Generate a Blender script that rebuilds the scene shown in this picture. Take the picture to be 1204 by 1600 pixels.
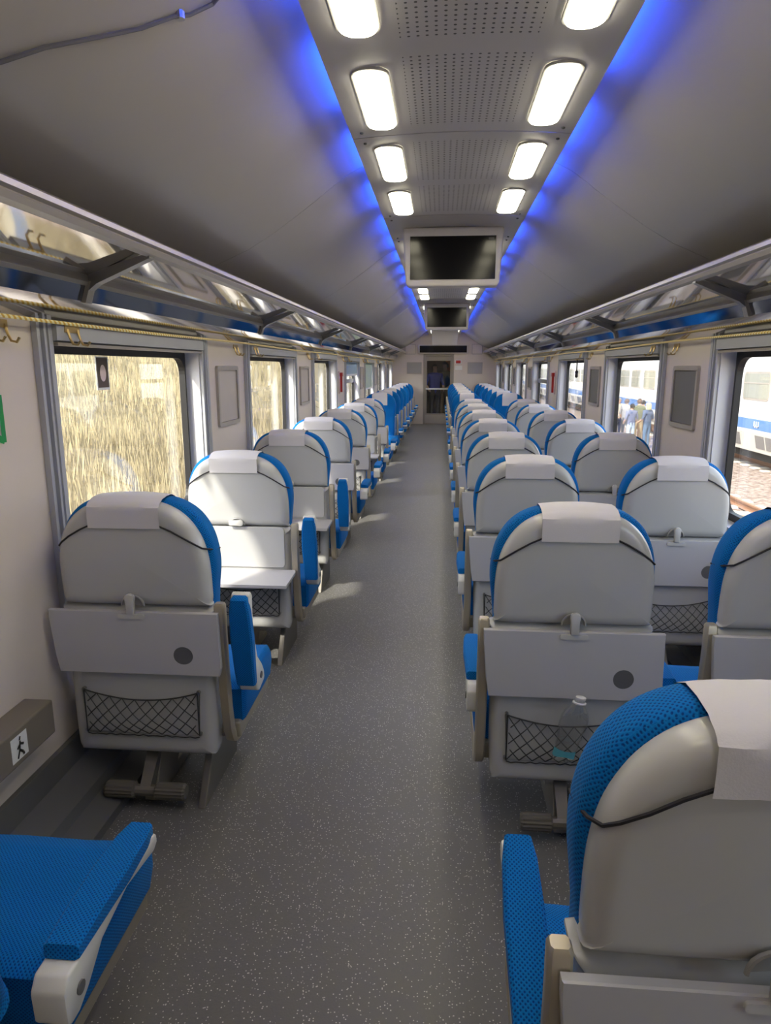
import bpy, bmesh, math, random
from mathutils import Vector, Matrix
for o in list(bpy.data.objects): bpy.data.objects.remove(o, do_unlink=True)
SC = bpy.context.scene
COL = SC.collection
PI = math.pi

# ------------------------------------------------------------------ camera
EYE = 1.6                                   # metres above the carriage floor
F_PX, VPX, VPY = 1060.0, 690.0, 574.0       # focal length and vanishing point of the aisle, 1204x1600 frame
d = Vector(((VPX-602)/F_PX, -(VPY-800)/F_PX, -1.0)).normalized()
up = Vector((0, -d.z, d.y)).normalized()
rt = d.cross(up)
cam_data = bpy.data.cameras.new('camera'); cam = bpy.data.objects.new('camera', cam_data); COL.objects.link(cam)
cam_data.sensor_fit = 'VERTICAL'; cam_data.sensor_height = 24; cam_data.lens = F_PX/1600*24
cam_data.clip_start = 0.05; cam_data.clip_end = 500
cam.matrix_world = Matrix.Translation((0, 0, EYE)) @ Matrix((rt, d, up)).to_4x4()
SC.camera = cam

# ------------------------------------------------------------------ sky, sun, exposure
W = bpy.data.worlds.new('sky'); SC.world = W; W.use_nodes = True
nt = W.node_tree; nt.nodes.clear()
sky = nt.nodes.new('ShaderNodeTexSky'); sky.sky_type = 'NISHITA'; sky.sun_disc = False
SUN_TO = Vector((-0.355, -0.62, 0.66)).normalized()      # towards the sun
sky.sun_elevation = math.asin(SUN_TO.z); sky.sun_rotation = math.atan2(SUN_TO.x, SUN_TO.y)
sky.dust_density = 2.0
bg = nt.nodes.new('ShaderNodeBackground'); bg.inputs[1].default_value = 0.72
wo = nt.nodes.new('ShaderNodeOutputWorld')
hz = nt.nodes.new('ShaderNodeMix'); hz.data_type = 'RGBA'; hz.inputs[0].default_value = 0.55; hz.inputs[7].default_value = (1.9, 1.75, 1.55, 1)   # pale haze over the blue
nt.links.new(sky.outputs[0], hz.inputs[6]); nt.links.new(hz.outputs[2], bg.inputs[0]); nt.links.new(bg.outputs[0], wo.inputs[0])
sl = bpy.data.lights.new('sun', 'SUN'); sl.energy = 4.2; sl.angle = 0.05; sl.color = (1.0, 0.93, 0.82)
so = bpy.data.objects.new('sun', sl); COL.objects.link(so)
so.rotation_euler = SUN_TO.to_track_quat('Z', 'Y').to_euler(); so.location = (-20, -10, 15)
vs = SC.view_settings
vs.view_transform = 'Standard'; vs.look = 'None'; vs.gamma = 1.0; vs.use_curve_mapping = False; vs.exposure = 1.05
SC.cycles.max_bounces = 10; SC.cycles.diffuse_bounces = 6; SC.cycles.glossy_bounces = 5; SC.cycles.transparent_max_bounces = 24
SC.cycles.sample_clamp_indirect = 8.0; SC.cycles.caustics_reflective = False; SC.cycles.caustics_refractive = False
SC.cycles.use_denoising = True

# ------------------------------------------------------------------ measures
WL, WR = -1.39, 1.50            # inner faces of the side walls
CC = 0.06                       # middle of the carriage
YB, YE = -0.9, 19.7             # wall behind the camera, end wall
PANEL_Z = 2.50

# ------------------------------------------------------------------ materials
MATS = {}
def nd(t, kind, **kw):
    n = t.nodes.new(kind)
    for k, v in kw.items(): setattr(n, k, v)
    return n
def mat(name, col, rough=0.5, metal=0.0, var=0.06, vscale=9.0, bump=0.0, bscale=200.0, spec=0.5, emit=None, estr=0.0, coat=0.0):
    if name in MATS: return MATS[name]
    m = bpy.data.materials.new(name); m.use_nodes = True; t = m.node_tree
    b = t.nodes['Principled BSDF']
    b.inputs['Roughness'].default_value = rough; b.inputs['Metallic'].default_value = metal
    b.inputs['Specular IOR Level'].default_value = spec
    if coat: b.inputs['Coat Weight'].default_value = coat; b.inputs['Coat Roughness'].default_value = 0.08
    tc = nd(t, 'ShaderNodeTexCoord')
    nz = nd(t, 'ShaderNodeTexNoise'); nz.inputs['Scale'].default_value = vscale; nz.inputs['Detail'].default_value = 3
    t.links.new(tc.outputs['Object'], nz.inputs['Vector'])
    mx = nd(t, 'ShaderNodeMix', data_type='RGBA')
    c = Vector(col[:3])
    mx.inputs[6].default_value = (*(c*(1-var)), 1); mx.inputs[7].default_value = (*(c*(1+var)), 1)
    t.links.new(nz.outputs['Fac'], mx.inputs[0]); t.links.new(mx.outputs[2], b.inputs['Base Color'])
    if bump:
        n2 = nd(t, 'ShaderNodeTexNoise'); n2.inputs['Scale'].default_value = bscale
        t.links.new(tc.outputs['Object'], n2.inputs['Vector'])
        bp = nd(t, 'ShaderNodeBump'); bp.inputs['Strength'].default_value = bump; bp.inputs['Distance'].default_value = 0.002
        t.links.new(n2.outputs['Fac'], bp.inputs['Height']); t.links.new(bp.outputs[0], b.inputs['Normal'])
    if emit:
        b.inputs['Emission Color'].default_value = (*emit, 1); b.inputs['Emission Strength'].default_value = estr
    MATS[name] = m
    return m

def mat_fabric(name, col, dark, scale=120):
    m = bpy.data.materials.new(name); m.use_nodes = True; t = m.node_tree; b = t.nodes['Principled BSDF']
    b.inputs['Roughness'].default_value = 0.85; b.inputs['Specular IOR Level'].default_value = 0.2
    b.inputs['Sheen Weight'].default_value = 0.12; b.inputs['Sheen Roughness'].default_value = 0.4
    b.inputs['Sheen Tint'].default_value = (0.3, 0.6, 1, 1)
    tc = nd(t, 'ShaderNodeTexCoord'); sp = nd(t, 'ShaderNodeSeparateXYZ'); t.links.new(tc.outputs['Object'], sp.inputs[0])
    sn = nd(t, 'ShaderNodeSeparateXYZ'); t.links.new(tc.outputs['Normal'], sn.inputs[0])
    def vor(a, b_):
        c = nd(t, 'ShaderNodeCombineXYZ'); t.links.new(sp.outputs[a], c.inputs[0]); t.links.new(sp.outputs[b_], c.inputs[1])
        rot = nd(t, 'ShaderNodeMapping'); rot.inputs['Rotation'].default_value = (0, 0, 0.785); t.links.new(c.outputs[0], rot.inputs['Vector'])
        v = nd(t, 'ShaderNodeTexVoronoi', voronoi_dimensions='2D'); v.inputs['Scale'].default_value = scale; v.inputs['Randomness'].default_value = 0.12
        t.links.new(rot.outputs[0], v.inputs['Vector']); return v.outputs['Distance']
    def big(i_):
        a = nd(t, 'ShaderNodeMath', operation='ABSOLUTE'); t.links.new(sn.outputs[i_], a.inputs[0])
        g = nd(t, 'ShaderNodeMath', operation='GREATER_THAN'); g.inputs[1].default_value = 0.62; t.links.new(a.outputs[0], g.inputs[0]); return g.outputs[0]
    def mixf(f, a, b_):
        n = nd(t, 'ShaderNodeMix', data_type='FLOAT'); t.links.new(f, n.inputs[0]); t.links.new(a, n.inputs[2]); t.links.new(b_, n.inputs[3]); return n.outputs[0]
    D = mixf(big(2), mixf(big(0), vor(0, 2), vor(1, 2)), vor(0, 1))
    r = nd(t, 'ShaderNodeValToRGB'); r.color_ramp.elements[0].position = 0.20; r.color_ramp.elements[1].position = 0.36
    r.color_ramp.elements[0].color = (*dark, 1); r.color_ramp.elements[1].color = (*col, 1)
    t.links.new(D, r.inputs[0]); t.links.new(r.outputs[0], b.inputs['Base Color'])
    bp = nd(t, 'ShaderNodeBump'); bp.inputs['Strength'].default_value = 0.5; bp.inputs['Distance'].default_value = 0.002
    t.links.new(D, bp.inputs['Height']); t.links.new(bp.outputs[0], b.inputs['Normal'])
    MATS[name] = m; return m

def mat_floor():
    m = bpy.data.materials.new('floor_vinyl'); m.use_nodes = True; t = m.node_tree; b = t.nodes['Principled BSDF']
    b.inputs['Roughness'].default_value = 0.42; b.inputs['Specular IOR Level'].default_value = 0.4
    tc = nd(t, 'ShaderNodeTexCoord')
    v = nd(t, 'ShaderNodeTexVoronoi'); v.inputs['Scale'].default_value = 120; t.links.new(tc.outputs['Object'], v.inputs['Vector'])
    r = nd(t, 'ShaderNodeValToRGB'); e = r.color_ramp.elements
    e[0].position = 0.16; e[0].color = (0.62, 0.60, 0.56, 1); e[1].position = 0.27; e[1].color = (0.14, 0.137, 0.134, 1)
    t.links.new(v.outputs['Distance'], r.inputs[0])
    # only some of the cells carry a pale chip
    sep = nd(t, 'ShaderNodeSeparateColor'); t.links.new(v.outputs['Color'], sep.inputs[0])
    gt = nd(t, 'ShaderNodeMath', operation='GREATER_THAN'); gt.inputs[1].default_value = 0.45; t.links.new(sep.outputs[0], gt.inputs[0])
    nz = nd(t, 'ShaderNodeTexNoise'); nz.inputs['Scale'].default_value = 2.2; nz.inputs['Detail'].default_value = 6
    t.links.new(tc.outputs['Object'], nz.inputs['Vector'])
    base = nd(t, 'ShaderNodeValToRGB'); e = base.color_ramp.elements
    e[0].color = (0.125, 0.121, 0.118, 1); e[1].color = (0.165, 0.160, 0.154, 1); t.links.new(nz.outputs['Fac'], base.inputs[0])
    mx = nd(t, 'ShaderNodeMix', data_type='RGBA'); t.links.new(gt.outputs[0], mx.inputs[0])
    t.links.new(base.outputs[0], mx.inputs[6]); t.links.new(r.outputs[0], mx.inputs[7]); t.links.new(mx.outputs[2], b.inputs['Base Color'])
    n2 = nd(t, 'ShaderNodeTexNoise'); n2.inputs['Scale'].default_value = 160; t.links.new(tc.outputs['Object'], n2.inputs['Vector'])
    bp = nd(t, 'ShaderNodeBump'); bp.inputs['Strength'].default_value = 0.25; bp.inputs['Distance'].default_value = 0.002
    t.links.new(n2.outputs['Fac'], bp.inputs['Height']); t.links.new(bp.outputs[0], b.inputs['Normal'])
    MATS['floor_vinyl'] = m; return m

def mat_glass(name, tint=(1, 1, 1), refl=1.0):
    """window pane: clear transmission without bending, plus mirror reflection by Fresnel"""
    m = bpy.data.materials.new(name); m.use_nodes = True; t = m.node_tree; t.nodes.clear()
    out = nd(t, 'ShaderNodeOutputMaterial'); tr = nd(t, 'ShaderNodeBsdfTransparent'); tr.inputs[0].default_value = (*tint, 1)
    gl = nd(t, 'ShaderNodeBsdfGlossy'); gl.inputs['Roughness'].default_value = 0.01; gl.inputs[0].default_value = (refl, refl, refl, 1)
    lw = nd(t, 'ShaderNodeLayerWeight'); pw = nd(t, 'ShaderNodeMath', operation='POWER'); pw.inputs[1].default_value = 5
    t.links.new(lw.outputs['Facing'], pw.inputs[0])
    ma = nd(t, 'ShaderNodeMath', operation='MULTIPLY_ADD'); ma.inputs[1].default_value = 0.96; ma.inputs[2].default_value = 0.04
    t.links.new(pw.outputs[0], ma.inputs[0])
    mx = nd(t, 'ShaderNodeMixShader'); t.links.new(ma.outputs[0], mx.inputs[0]); t.links.new(tr.outputs[0], mx.inputs[1]); t.links.new(gl.outputs[0], mx.inputs[2])
    t.links.new(mx.outputs[0], out.inputs[0]); MATS[name] = m; return m

def mat_bottle():
    m = bpy.data.materials.new('bottle_plastic'); m.use_nodes = True; t = m.node_tree; t.nodes.clear()
    out = nd(t, 'ShaderNodeOutputMaterial'); tr = nd(t, 'ShaderNodeBsdfTransparent'); tr.inputs[0].default_value = (0.93, 0.95, 0.96, 1)
    gl = nd(t, 'ShaderNodeBsdfGlossy'); gl.inputs['Roughness'].default_value = 0.08; gl.inputs[0].default_value = (1, 1, 1, 1)
    lw = nd(t, 'ShaderNodeLayerWeight'); lw.inputs[0].default_value = 0.35
    ma = nd(t, 'ShaderNodeMath', operation='MULTIPLY_ADD'); ma.inputs[1].default_value = 0.7; ma.inputs[2].default_value = 0.08
    t.links.new(lw.outputs['Facing'], ma.inputs[0])
    mx = nd(t, 'ShaderNodeMixShader'); t.links.new(ma.outputs[0], mx.inputs[0]); t.links.new(tr.outputs[0], mx.inputs[1]); t.links.new(gl.outputs[0], mx.inputs[2])
    t.links.new(mx.outputs[0], out.inputs[0]); MATS['bottle_plastic'] = m
mat_bottle()

def mat_perforated():
    """ceiling sheet with two fields of small punched holes (object space: panel centre is the origin)"""
    m = bpy.data.materials.new('perforated_panel'); m.use_nodes = True; t = m.node_tree; b = t.nodes['Principled BSDF']
    b.inputs['Roughness'].default_value = 0.5
    tc = nd(t, 'ShaderNodeTexCoord'); sp = nd(t, 'ShaderNodeSeparateXYZ'); t.links.new(tc.outputs['Object'], sp.inputs[0])
    def M(op, a, b_=None):
        n = nd(t, 'ShaderNodeMath', operation=op)
        for i, v in enumerate((a, b_)):
            if v is None: continue
            if isinstance(v, (int, float)): n.inputs[i].default_value = v
            else: t.links.new(v, n.inputs[i])
        return n.outputs[0]
    S = 0.026
    def cell(u): return M('SUBTRACT', M('FRACT', M('DIVIDE', u, S)), 0.5)
    dx, dy = cell(sp.outputs[0]), cell(sp.outputs[1])
    r = M('SQRT', M('ADD', M('MULTIPLY', dx, dx), M('MULTIPLY', dy, dy)))
    hole = M('LESS_THAN', r, 0.17)
    inx = M('LESS_THAN', M('ABSOLUTE', sp.outputs[0]), 0.195)
    iny = M('LESS_THAN', M('ABSOLUTE', M('SUBTRACT', M('ABSOLUTE', sp.outputs[1]), 0.36)), 0.30)
    k = M('MULTIPLY', hole, M('MULTIPLY', inx, iny))
    mx = nd(t, 'ShaderNodeMix', data_type='RGBA'); mx.inputs[6].default_value = (0.55, 0.535, 0.545, 1); mx.inputs[7].default_value = (0.07, 0.07, 0.075, 1)
    t.links.new(k, mx.inputs[0]); t.links.new(mx.outputs[2], b.inputs['Base Color'])
    MATS['perforated_panel'] = m; return m

def mat_rope():
    m = bpy.data.materials.new('yellow_rope'); m.use_nodes = True; t = m.node_tree; b = t.nodes['Principled BSDF']
    b.inputs['Roughness'].default_value = 0.6
    tc = nd(t, 'ShaderNodeTexCoord'); w = nd(t, 'ShaderNodeTexWave'); w.wave_type = 'BANDS'; w.bands_direction = 'DIAGONAL'
    w.inputs['Scale'].default_value = 22; t.links.new(tc.outputs['Object'], w.inputs['Vector'])
    r = nd(t, 'ShaderNodeValToRGB'); e = r.color_ramp.elements
    e[0].position = 0.35; e[0].color = (0.80, 0.52, 0.08, 1); e[1].position = 0.55; e[1].color = (1.0, 0.92, 0.58, 1)
    t.links.new(w.outputs['Fac'], r.inputs[0]); t.links.new(r.outputs[0], b.inputs['Base Color']); MATS['yellow_rope'] = m; return m

def mat_ground(name, c0, c1, c2, s1=3.0, s2=40.0, bump=0.6):
    m = bpy.data.materials.new(name); m.use_nodes = True; t = m.node_tree; b = t.nodes['Principled BSDF']
    b.inputs['Roughness'].default_value = 0.95; b.inputs['Specular IOR Level'].default_value = 0.1
    tc = nd(t, 'ShaderNodeTexCoord')
    a = nd(t, 'ShaderNodeTexNoise'); a.inputs['Scale'].default_value = s1; a.inputs['Detail'].default_value = 6; t.links.new(tc.outputs['Object'], a.inputs['Vector'])
    v = nd(t, 'ShaderNodeTexVoronoi'); v.inputs['Scale'].default_value = s2; t.links.new(tc.outputs['Object'], v.inputs['Vector'])
    r = nd(t, 'ShaderNodeValToRGB'); e = r.color_ramp.elements; e[0].position = 0.35; e[1].position = 0.68
    e[0].color = (*c0, 1); e[1].color = (*c1, 1); t.links.new(a.outputs['Fac'], r.inputs[0])
    mx = nd(t, 'ShaderNodeMix', data_type='RGBA'); t.links.new(v.outputs['Distance'], mx.inputs[0]); mx.inputs[7].default_value = (*c2, 1)
    t.links.new(r.outputs[0], mx.inputs[6]); t.links.new(mx.outputs[2], b.inputs['Base Color'])
    bp = nd(t, 'ShaderNodeBump'); bp.inputs['Strength'].default_value = bump; bp.inputs['Distance'].default_value = 0.03
    t.links.new(v.outputs['Distance'], bp.inputs['Height']); t.links.new(bp.outputs[0], b.inputs['Normal']); MATS[name] = m; return m

mat_floor(); mat_perforated(); mat_rope()
mat_fabric('blue_fabric', (0.0, 0.155, 0.50), (0.0, 0.05, 0.22), 165)
mat_glass('pane', (0.95, 0.965, 0.95))
mat_glass('clear_plastic', (0.93, 0.96, 0.97))
mat('wall_cream', (0.70, 0.62, 0.555), 0.42, var=0.03)
mat('wall_grey', (0.40, 0.385, 0.375), 0.5)
mat('post_alu', (0.44, 0.45, 0.49), 0.4, 0.2)
mat('groove_dark', (0.10, 0.105, 0.12), 0.5)
mat('jamb_white', (0.74, 0.74, 0.78), 0.4)
mat('rubber', (0.012, 0.011, 0.012), 0.5)
mat('shell_plastic', (0.50, 0.497, 0.49), 0.24, var=0.02, spec=0.55)
mat('tray_plastic', (0.50, 0.49, 0.505), 0.38, var=0.02)
mat('arm_plastic', (0.70, 0.69, 0.66), 0.35, var=0.02)
mat('champagne', (0.50, 0.44, 0.34), 0.36, 0.55, var=0.04)
mat('seat_pan', (0.30, 0.27, 0.22), 0.5)
mat('base_metal', (0.17, 0.155, 0.135), 0.45, 0.3)
mat('post_beige', (0.36, 0.33, 0.28), 0.4, 0.4)
mat('roller_rubber', (0.11, 0.10, 0.085), 0.6)
mat('cloth_white', (0.66, 0.635, 0.655), 0.8, var=0.02, bump=0.15, bscale=300)
mat('cord_black', (0.015, 0.013, 0.02), 0.7)
mat('net_black', (0.03, 0.03, 0.032), 0.7)
mat('wire_steel', (0.35, 0.35, 0.35), 0.3, 0.9)
mat('cup_grey', (0.12, 0.12, 0.123), 0.45)
mat('latch_grey', (0.54, 0.53, 0.52), 0.3)
mat('latch_dish', (0.33, 0.325, 0.32), 0.35)
mat('ceiling_plastic', (0.49, 0.465, 0.445), 0.36, var=0.02)
mat('ceiling_back', (0.30, 0.30, 0.31), 0.7)
mat('alu_rail', (0.40, 0.37, 0.325), 0.38, 0.7)
mat('alu_dark', (0.23, 0.23, 0.23), 0.3, 0.7)
mat('mirror_lip', (0.72, 0.68, 0.62), 0.07, 0.95, var=0.01)
mat('mirror_navy', (0.20, 0.22, 0.28), 0.06, 0.95, var=0.01)
mat('shelf_mirror', (0.66, 0.63, 0.58), 0.05, 0.95, var=0.01)
mat('brass', (0.55, 0.40, 0.18), 0.3, 0.9)
mat('lamp_glow', (0.95, 0.95, 0.85), 0.4, emit=(1.0, 0.92, 0.68), estr=7.5)
mat('lamp_rim', (0.45, 0.44, 0.43), 0.4)
mat('led_blue', (0.02, 0.03, 0.5), 0.4, emit=(0.012, 0.075, 1.0), estr=34.0)
mat('screen_case', (0.66, 0.63, 0.62), 0.4)
mat('screen_black', (0.006, 0.006, 0.008), 0.12, spec=0.18)
mat('white_print', (0.80, 0.80, 0.80), 0.5)
mat('black_print', (0.012, 0.012, 0.012), 0.5)
mat('green_print', (0.0, 0.28, 0.07), 0.5)
mat('pink_print', (0.72, 0.58, 0.60), 0.5)
mat('red_plastic', (0.42, 0.02, 0.02), 0.4)
mat('grille_grey', (0.15, 0.148, 0.145), 0.6, bump=0.5, bscale=600)
mat('panel_beige', (0.52, 0.46, 0.41), 0.3)
mat('frame_taupe', (0.42, 0.38, 0.34), 0.35, 0.3)
mat('box_taupe', (0.19, 0.165, 0.135), 0.5)
mat('heater_grey', (0.13, 0.13, 0.13), 0.5, 0.2)
mat('blind_green', (0.42, 0.52, 0.46), 0.7)
mat('blind_blue', (0.30, 0.42, 0.50), 0.7)
mat('door_metal', (0.33, 0.29, 0.25), 0.4, 0.3)
mat('vestibule_dark', (0.10, 0.07, 0.06), 0.6)
mat('vestibule_orange', (0.55, 0.18, 0.07), 0.6)
mat('bottle_label', (0.10, 0.42, 0.52), 0.4)
mat('bottle_cap', (0.75, 0.75, 0.78), 0.3)
mat('train_white', (0.80, 0.80, 0.78), 0.35)
mat('train_blue', (0.10, 0.22, 0.50), 0.4)
mat('train_skirt', (0.66, 0.63, 0.56), 0.5)
mat('train_vent', (0.22, 0.21, 0.20), 0.6)
mat('train_glass', (0.30, 0.31, 0.28), 0.08, spec=0.8)
mat('train_under', (0.03, 0.028, 0.025), 0.8)
mat('rail_rust', (0.36, 0.20, 0.12), 0.6, 0.3)
mat('sleeper', (0.48, 0.44, 0.38), 0.9)
mat_ground('ballast', (0.36, 0.29, 0.245), (0.50, 0.42, 0.365), (0.14, 0.10, 0.08), 6.0, 9.0, 1.0)
mat_ground('dry_slope', (0.20, 0.165, 0.09), (0.36, 0.30, 0.18), (0.18, 0.145, 0.085), 0.6, 6.0, 0.8)
mat('dry_grass', (0.40, 0.335, 0.20), 0.9, var=0.35, vscale=0.8)
mat('skin', (0.52, 0.33, 0.24), 0.6)

# ------------------------------------------------------------------ mesh helpers
class MB:
    def __init__(s): s.v = []; s.f = []
    def add(s, vs, fs):
        k = len(s.v); s.v += [tuple(v) for v in vs]; s.f += [tuple(i+k for i in f) for f in fs]; return s
    def box(s, x0, x1, y0, y1, z0, z1):
        return s.add([(x0,y0,z0),(x1,y0,z0),(x1,y1,z0),(x0,y1,z0),(x0,y0,z1),(x1,y0,z1),(x1,y1,z1),(x0,y1,z1)],
                     [(0,3,2,1),(4,5,6,7),(0,1,5,4),(1,2,6,5),(2,3,7,6),(3,0,4,7)])
    def hexa(s, p): return s.add(p, [(0,3,2,1),(4,5,6,7),(0,1,5,4),(1,2,6,5),(2,3,7,6),(3,0,4,7)])
    def prism(s, poly, axis, a, b):
        """poly: 2D points; axis 'x': (y,z) extruded along x; 'y': (x,z); 'z': (x,y)"""
        n = len(poly)
        def P(p, t): return {'x': (t, p[0], p[1]), 'y': (p[0], t, p[1]), 'z': (p[0], p[1], t)}[axis]
        vs = [P(p, a) for p in poly] + [P(p, b) for p in poly]
        fs = [tuple(range(n-1, -1, -1)), tuple(range(n, 2*n))] + [(i, (i+1) % n, n+(i+1) % n, n+i) for i in range(n)]
        return s.add(vs, fs)
    def tube(s, path, r, n=6, caps=True, rx=None):
        path = [Vector(p) for p in path]; N = len(path); vs = []; fs = []
        for i, p in enumerate(path):
            t = (path[min(i+1, N-1)] - path[max(i-1, 0)]).normalized()
            ref = Vector((0, 0, 1)) if abs(t.z) < 0.9 else Vector((1, 0, 0))
            u = t.cross(ref).normalized(); w = u.cross(t)
            rr = r[i] if isinstance(r, (list, tuple)) else r
            for k in range(n):
                a = 2*PI*k/n; vs.append(p + u*math.cos(a)*rr + w*math.sin(a)*rr)
        for i in range(N-1):
            for k in range(n): fs.append((i*n+k, i*n+(k+1) % n, (i+1)*n+(k+1) % n, (i+1)*n+k))
        if caps: fs += [tuple(range(n-1, -1, -1)), tuple((N-1)*n+k for k in range(n))]
        return s.add(vs, fs)
    def strip(s, sections, closed=False, caps=False):
        n = len(sections[0]); vs = [p for sec in sections for p in sec]; fs = []
        for i in range(len(sections)-1):
            for k in range(n if closed else n-1):
                fs.append((i*n+k, i*n+(k+1) % n, (i+1)*n+(k+1) % n, (i+1)*n+k))
        if caps: fs += [tuple(range(n-1, -1, -1)), tuple((len(sections)-1)*n+k for k in range(n))]
        return s.add(vs, fs)
    def lathe(s, prof, c=(0,0,0), n=20, axis='z'):
        vs = []; fs = []
        for (r, h) in prof:
            for k in range(n):
                a = 2*PI*k/n; p = (r*math.cos(a), r*math.sin(a), h)
                if axis == 'y': p = (p[0], h, p[1])
                if axis == 'x': p = (h, p[0], p[1])
                vs.append((p[0]+c[0], p[1]+c[1], p[2]+c[2]))
        for i in range(len(prof)-1):
            for k in range(n): fs.append((i*n+k, i*n+(k+1) % n, (i+1)*n+(k+1) % n, (i+1)*n+k))
        fs += [tuple(range(n-1, -1, -1)), tuple((len(prof)-1)*n+k for k in range(n))]
        return s.add(vs, fs)
    def mesh(s, name, m, smooth=False, bevel=0, seg=2, fix=True):
        me = bpy.data.meshes.new(name); me.from_pydata(s.v, [], s.f)
        bm = bmesh.new(); bm.from_mesh(me)
        if fix: bmesh.ops.recalc_face_normals(bm, faces=bm.faces)
        if bevel:
            es = [e for e in bm.edges if len(e.link_faces) == 2 and e.calc_face_angle(0) > 0.5]
            bmesh.ops.bevel(bm, geom=es, offset=bevel, segments=seg, profile=0.5, affect='EDGES', clamp_overlap=True)
        if smooth:
            for f in bm.faces: f.smooth = True
            for e in bm.edges:
                if len(e.link_faces) == 2 and e.calc_face_angle(0) > 0.7: e.smooth = False
        bm.to_mesh(me); bm.free()
        me.materials.append(MATS[m] if isinstance(m, str) else m)
        return me
def link(name, me, parent=None, loc=None, rot=None):
    o = bpy.data.objects.new(name, me); COL.objects.link(o)
    if parent: o.parent = parent
    if loc: o.location = loc
    if rot: o.rotation_euler = rot
    return o
def part(name, mb, m, parent=None, smooth=False, bevel=0, loc=None, rot=None, seg=2):
    return link(name, mb.mesh(name, m, smooth, bevel, seg), parent, loc, rot)
def thing(name, label, cat, loc=(0,0,0), rz=0, group=None):
    o = link(name, None, None, loc, (0, 0, rz)); return tag(o, label, cat, group)
def tag(o, label, cat, group=None):
    o['label'] = label; o['category'] = cat
    if group: o['group'] = group
    return o
def structure(o, label=None):
    o['kind'] = 'structure'
    if label: o['label'] = label
    return o
ORD = ['zeroth','first','second','third','fourth','fifth','sixth','seventh','eighth','ninth','tenth','eleventh','twelfth','thirteenth','fourteenth','fifteenth','sixteenth']
def rrect(w, h, r, n=6):
    """rounded rectangle outline, centred"""
    pts = []
    for cx, cy, a0 in ((w/2-r, h/2-r, 0), (-w/2+r, h/2-r, PI/2), (-w/2+r, -h/2+r, PI), (w/2-r, -h/2+r, 1.5*PI)):
        for k in range(n+1):
            a = a0 + PI/2*k/n; pts.append((cx+r*math.cos(a), cy+r*math.sin(a)))
    return pts

# ------------------------------------------------------------------ shell of the carriage
WIN_P = 2.52
WINS = [(2.37+WIN_P*k, 3.88+WIN_P*k) for k in range(-1, 7)]    # clear openings along Y
WZ0, WZ1 = 0.78, 1.70
TH = 0.11
part_floor = MB().box(WL-TH, WR+TH, YB-0.1, YE+2.3, -0.06, 0.0)
structure(part('floor', part_floor, 'floor_vinyl'), 'dark grey speckled vinyl floor')

def side_wall(name, xin, s, wins):
    x0, x1 = sorted((xin, xin+s*TH))
    mb = MB(); mb.box(x0, x1, YB, YE, 0, WZ0); mb.box(x0, x1, YB, YE, WZ1, 2.62)
    y = YB
    for a, b in wins:
        if a > y: mb.box(x0, x1, y, a, WZ0, WZ1)
        y = b
    mb.box(x0, x1, y, YE, WZ0, WZ1)
    w = structure(part(name, mb, 'wall_cream'), 'cream side wall of the carriage')
    # base plate of dark heater cover along the foot of the wall
    return w
wall_l = side_wall('wall_left', WL, -1, WINS[1:]); wall_r = side_wall('wall_right', WR, 1, WINS)
for nm, xw, s in (('baseboard_left', WL, 1), ('baseboard_right', WR, -1)):
    mb = MB().prism([(xw, 0.0), (xw+s*0.24, 0.0), (xw+s*0.24, 0.035), (xw+s*0.15, 0.06), (xw+s*0.14, 0.10), (xw+s*0.03, 0.13), (xw+s*0.02, 0.22), (xw, 0.22)], 'y', YB, YE)
    structure(part(nm, mb, 'heater_grey'))
structure(part('wall_back', MB().box(WL-TH, WR+TH, YB-0.1, YB, 0, 2.65), 'wall_cream'))

# end wall with doorway
DX0, DX1, DZ = -0.47, 0.29, 1.92
mb = MB(); mb.box(WL-TH, DX0, YE, YE+0.1, 0, 2.65); mb.box(DX1, WR+TH, YE, YE+0.1, 0, 2.65); mb.box(DX0, DX1, YE, YE+0.1, DZ, 2.65)
wall_end = structure(part('wall_end', mb, 'wall_cream'), 'cream end wall with a glazed doorway')
mb = MB(); mb.box(DX0-0.05, DX0, YE-0.02, YE+0.1, 0, DZ+0.05); mb.box(DX1, DX1+0.05, YE-0.02, YE+0.1, 0, DZ+0.05); mb.box(DX0, DX1, YE-0.02, YE+0.1, DZ, DZ+0.05)
structure(part('trim_1', mb, 'door_metal', bevel=0.004))
door = structure(link('door_1', None, None, (0, YE+0.05, 0)), 'glazed sliding door in the end wall')
mb = MB(); mb.box(DX0, DX1, -0.02, 0.02, 0, 0.30); mb.box(DX0, DX1, -0.02, 0.02, 1.78, DZ); mb.box(DX0, DX0+0.05, -0.02, 0.02, 0.30, 1.78); mb.box(DX1-0.05, DX1, -0.02, 0.02, 0.30, 1.78)
part('door_frame', mb, 'door_metal', door)
part('pane', MB().box(DX0+0.05, DX1-0.05, -0.004, 0.004, 0.30, 1.78), 'pane', door)
part('push_bar', MB().box(DX0+0.02, DX1-0.02, -0.06, -0.02, 0.98, 1.02), 'arm_plastic', door, bevel=0.005)
part('kick_plate', MB().box(DX0+0.01, DX1-0.01, -0.026, -0.02, 0.02, 0.26), 'frame_taupe', door)
# vestibule beyond
mb = MB(); mb.box(WL-TH, WL-0.01, YE+0.1, YE+2.3, 0, 2.4); mb.box(WR+0.01, WR+TH, YE+0.1, YE+2.3, 0, 2.4)
mb.box(WL-TH, WR+TH, YE+2.2, YE+2.3, 0, 2.4); mb.box(WL-TH, WR+TH, YE+0.1, YE+2.3, 2.4, 2.45)
structure(part('wall_vestibule', mb, 'vestibule_dark'))
structure(part('trim_2', MB().box(0.12, 0.9, YE+2.15, YE+2.2, 0.9, 2.1), 'vestibule_orange'))

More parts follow.
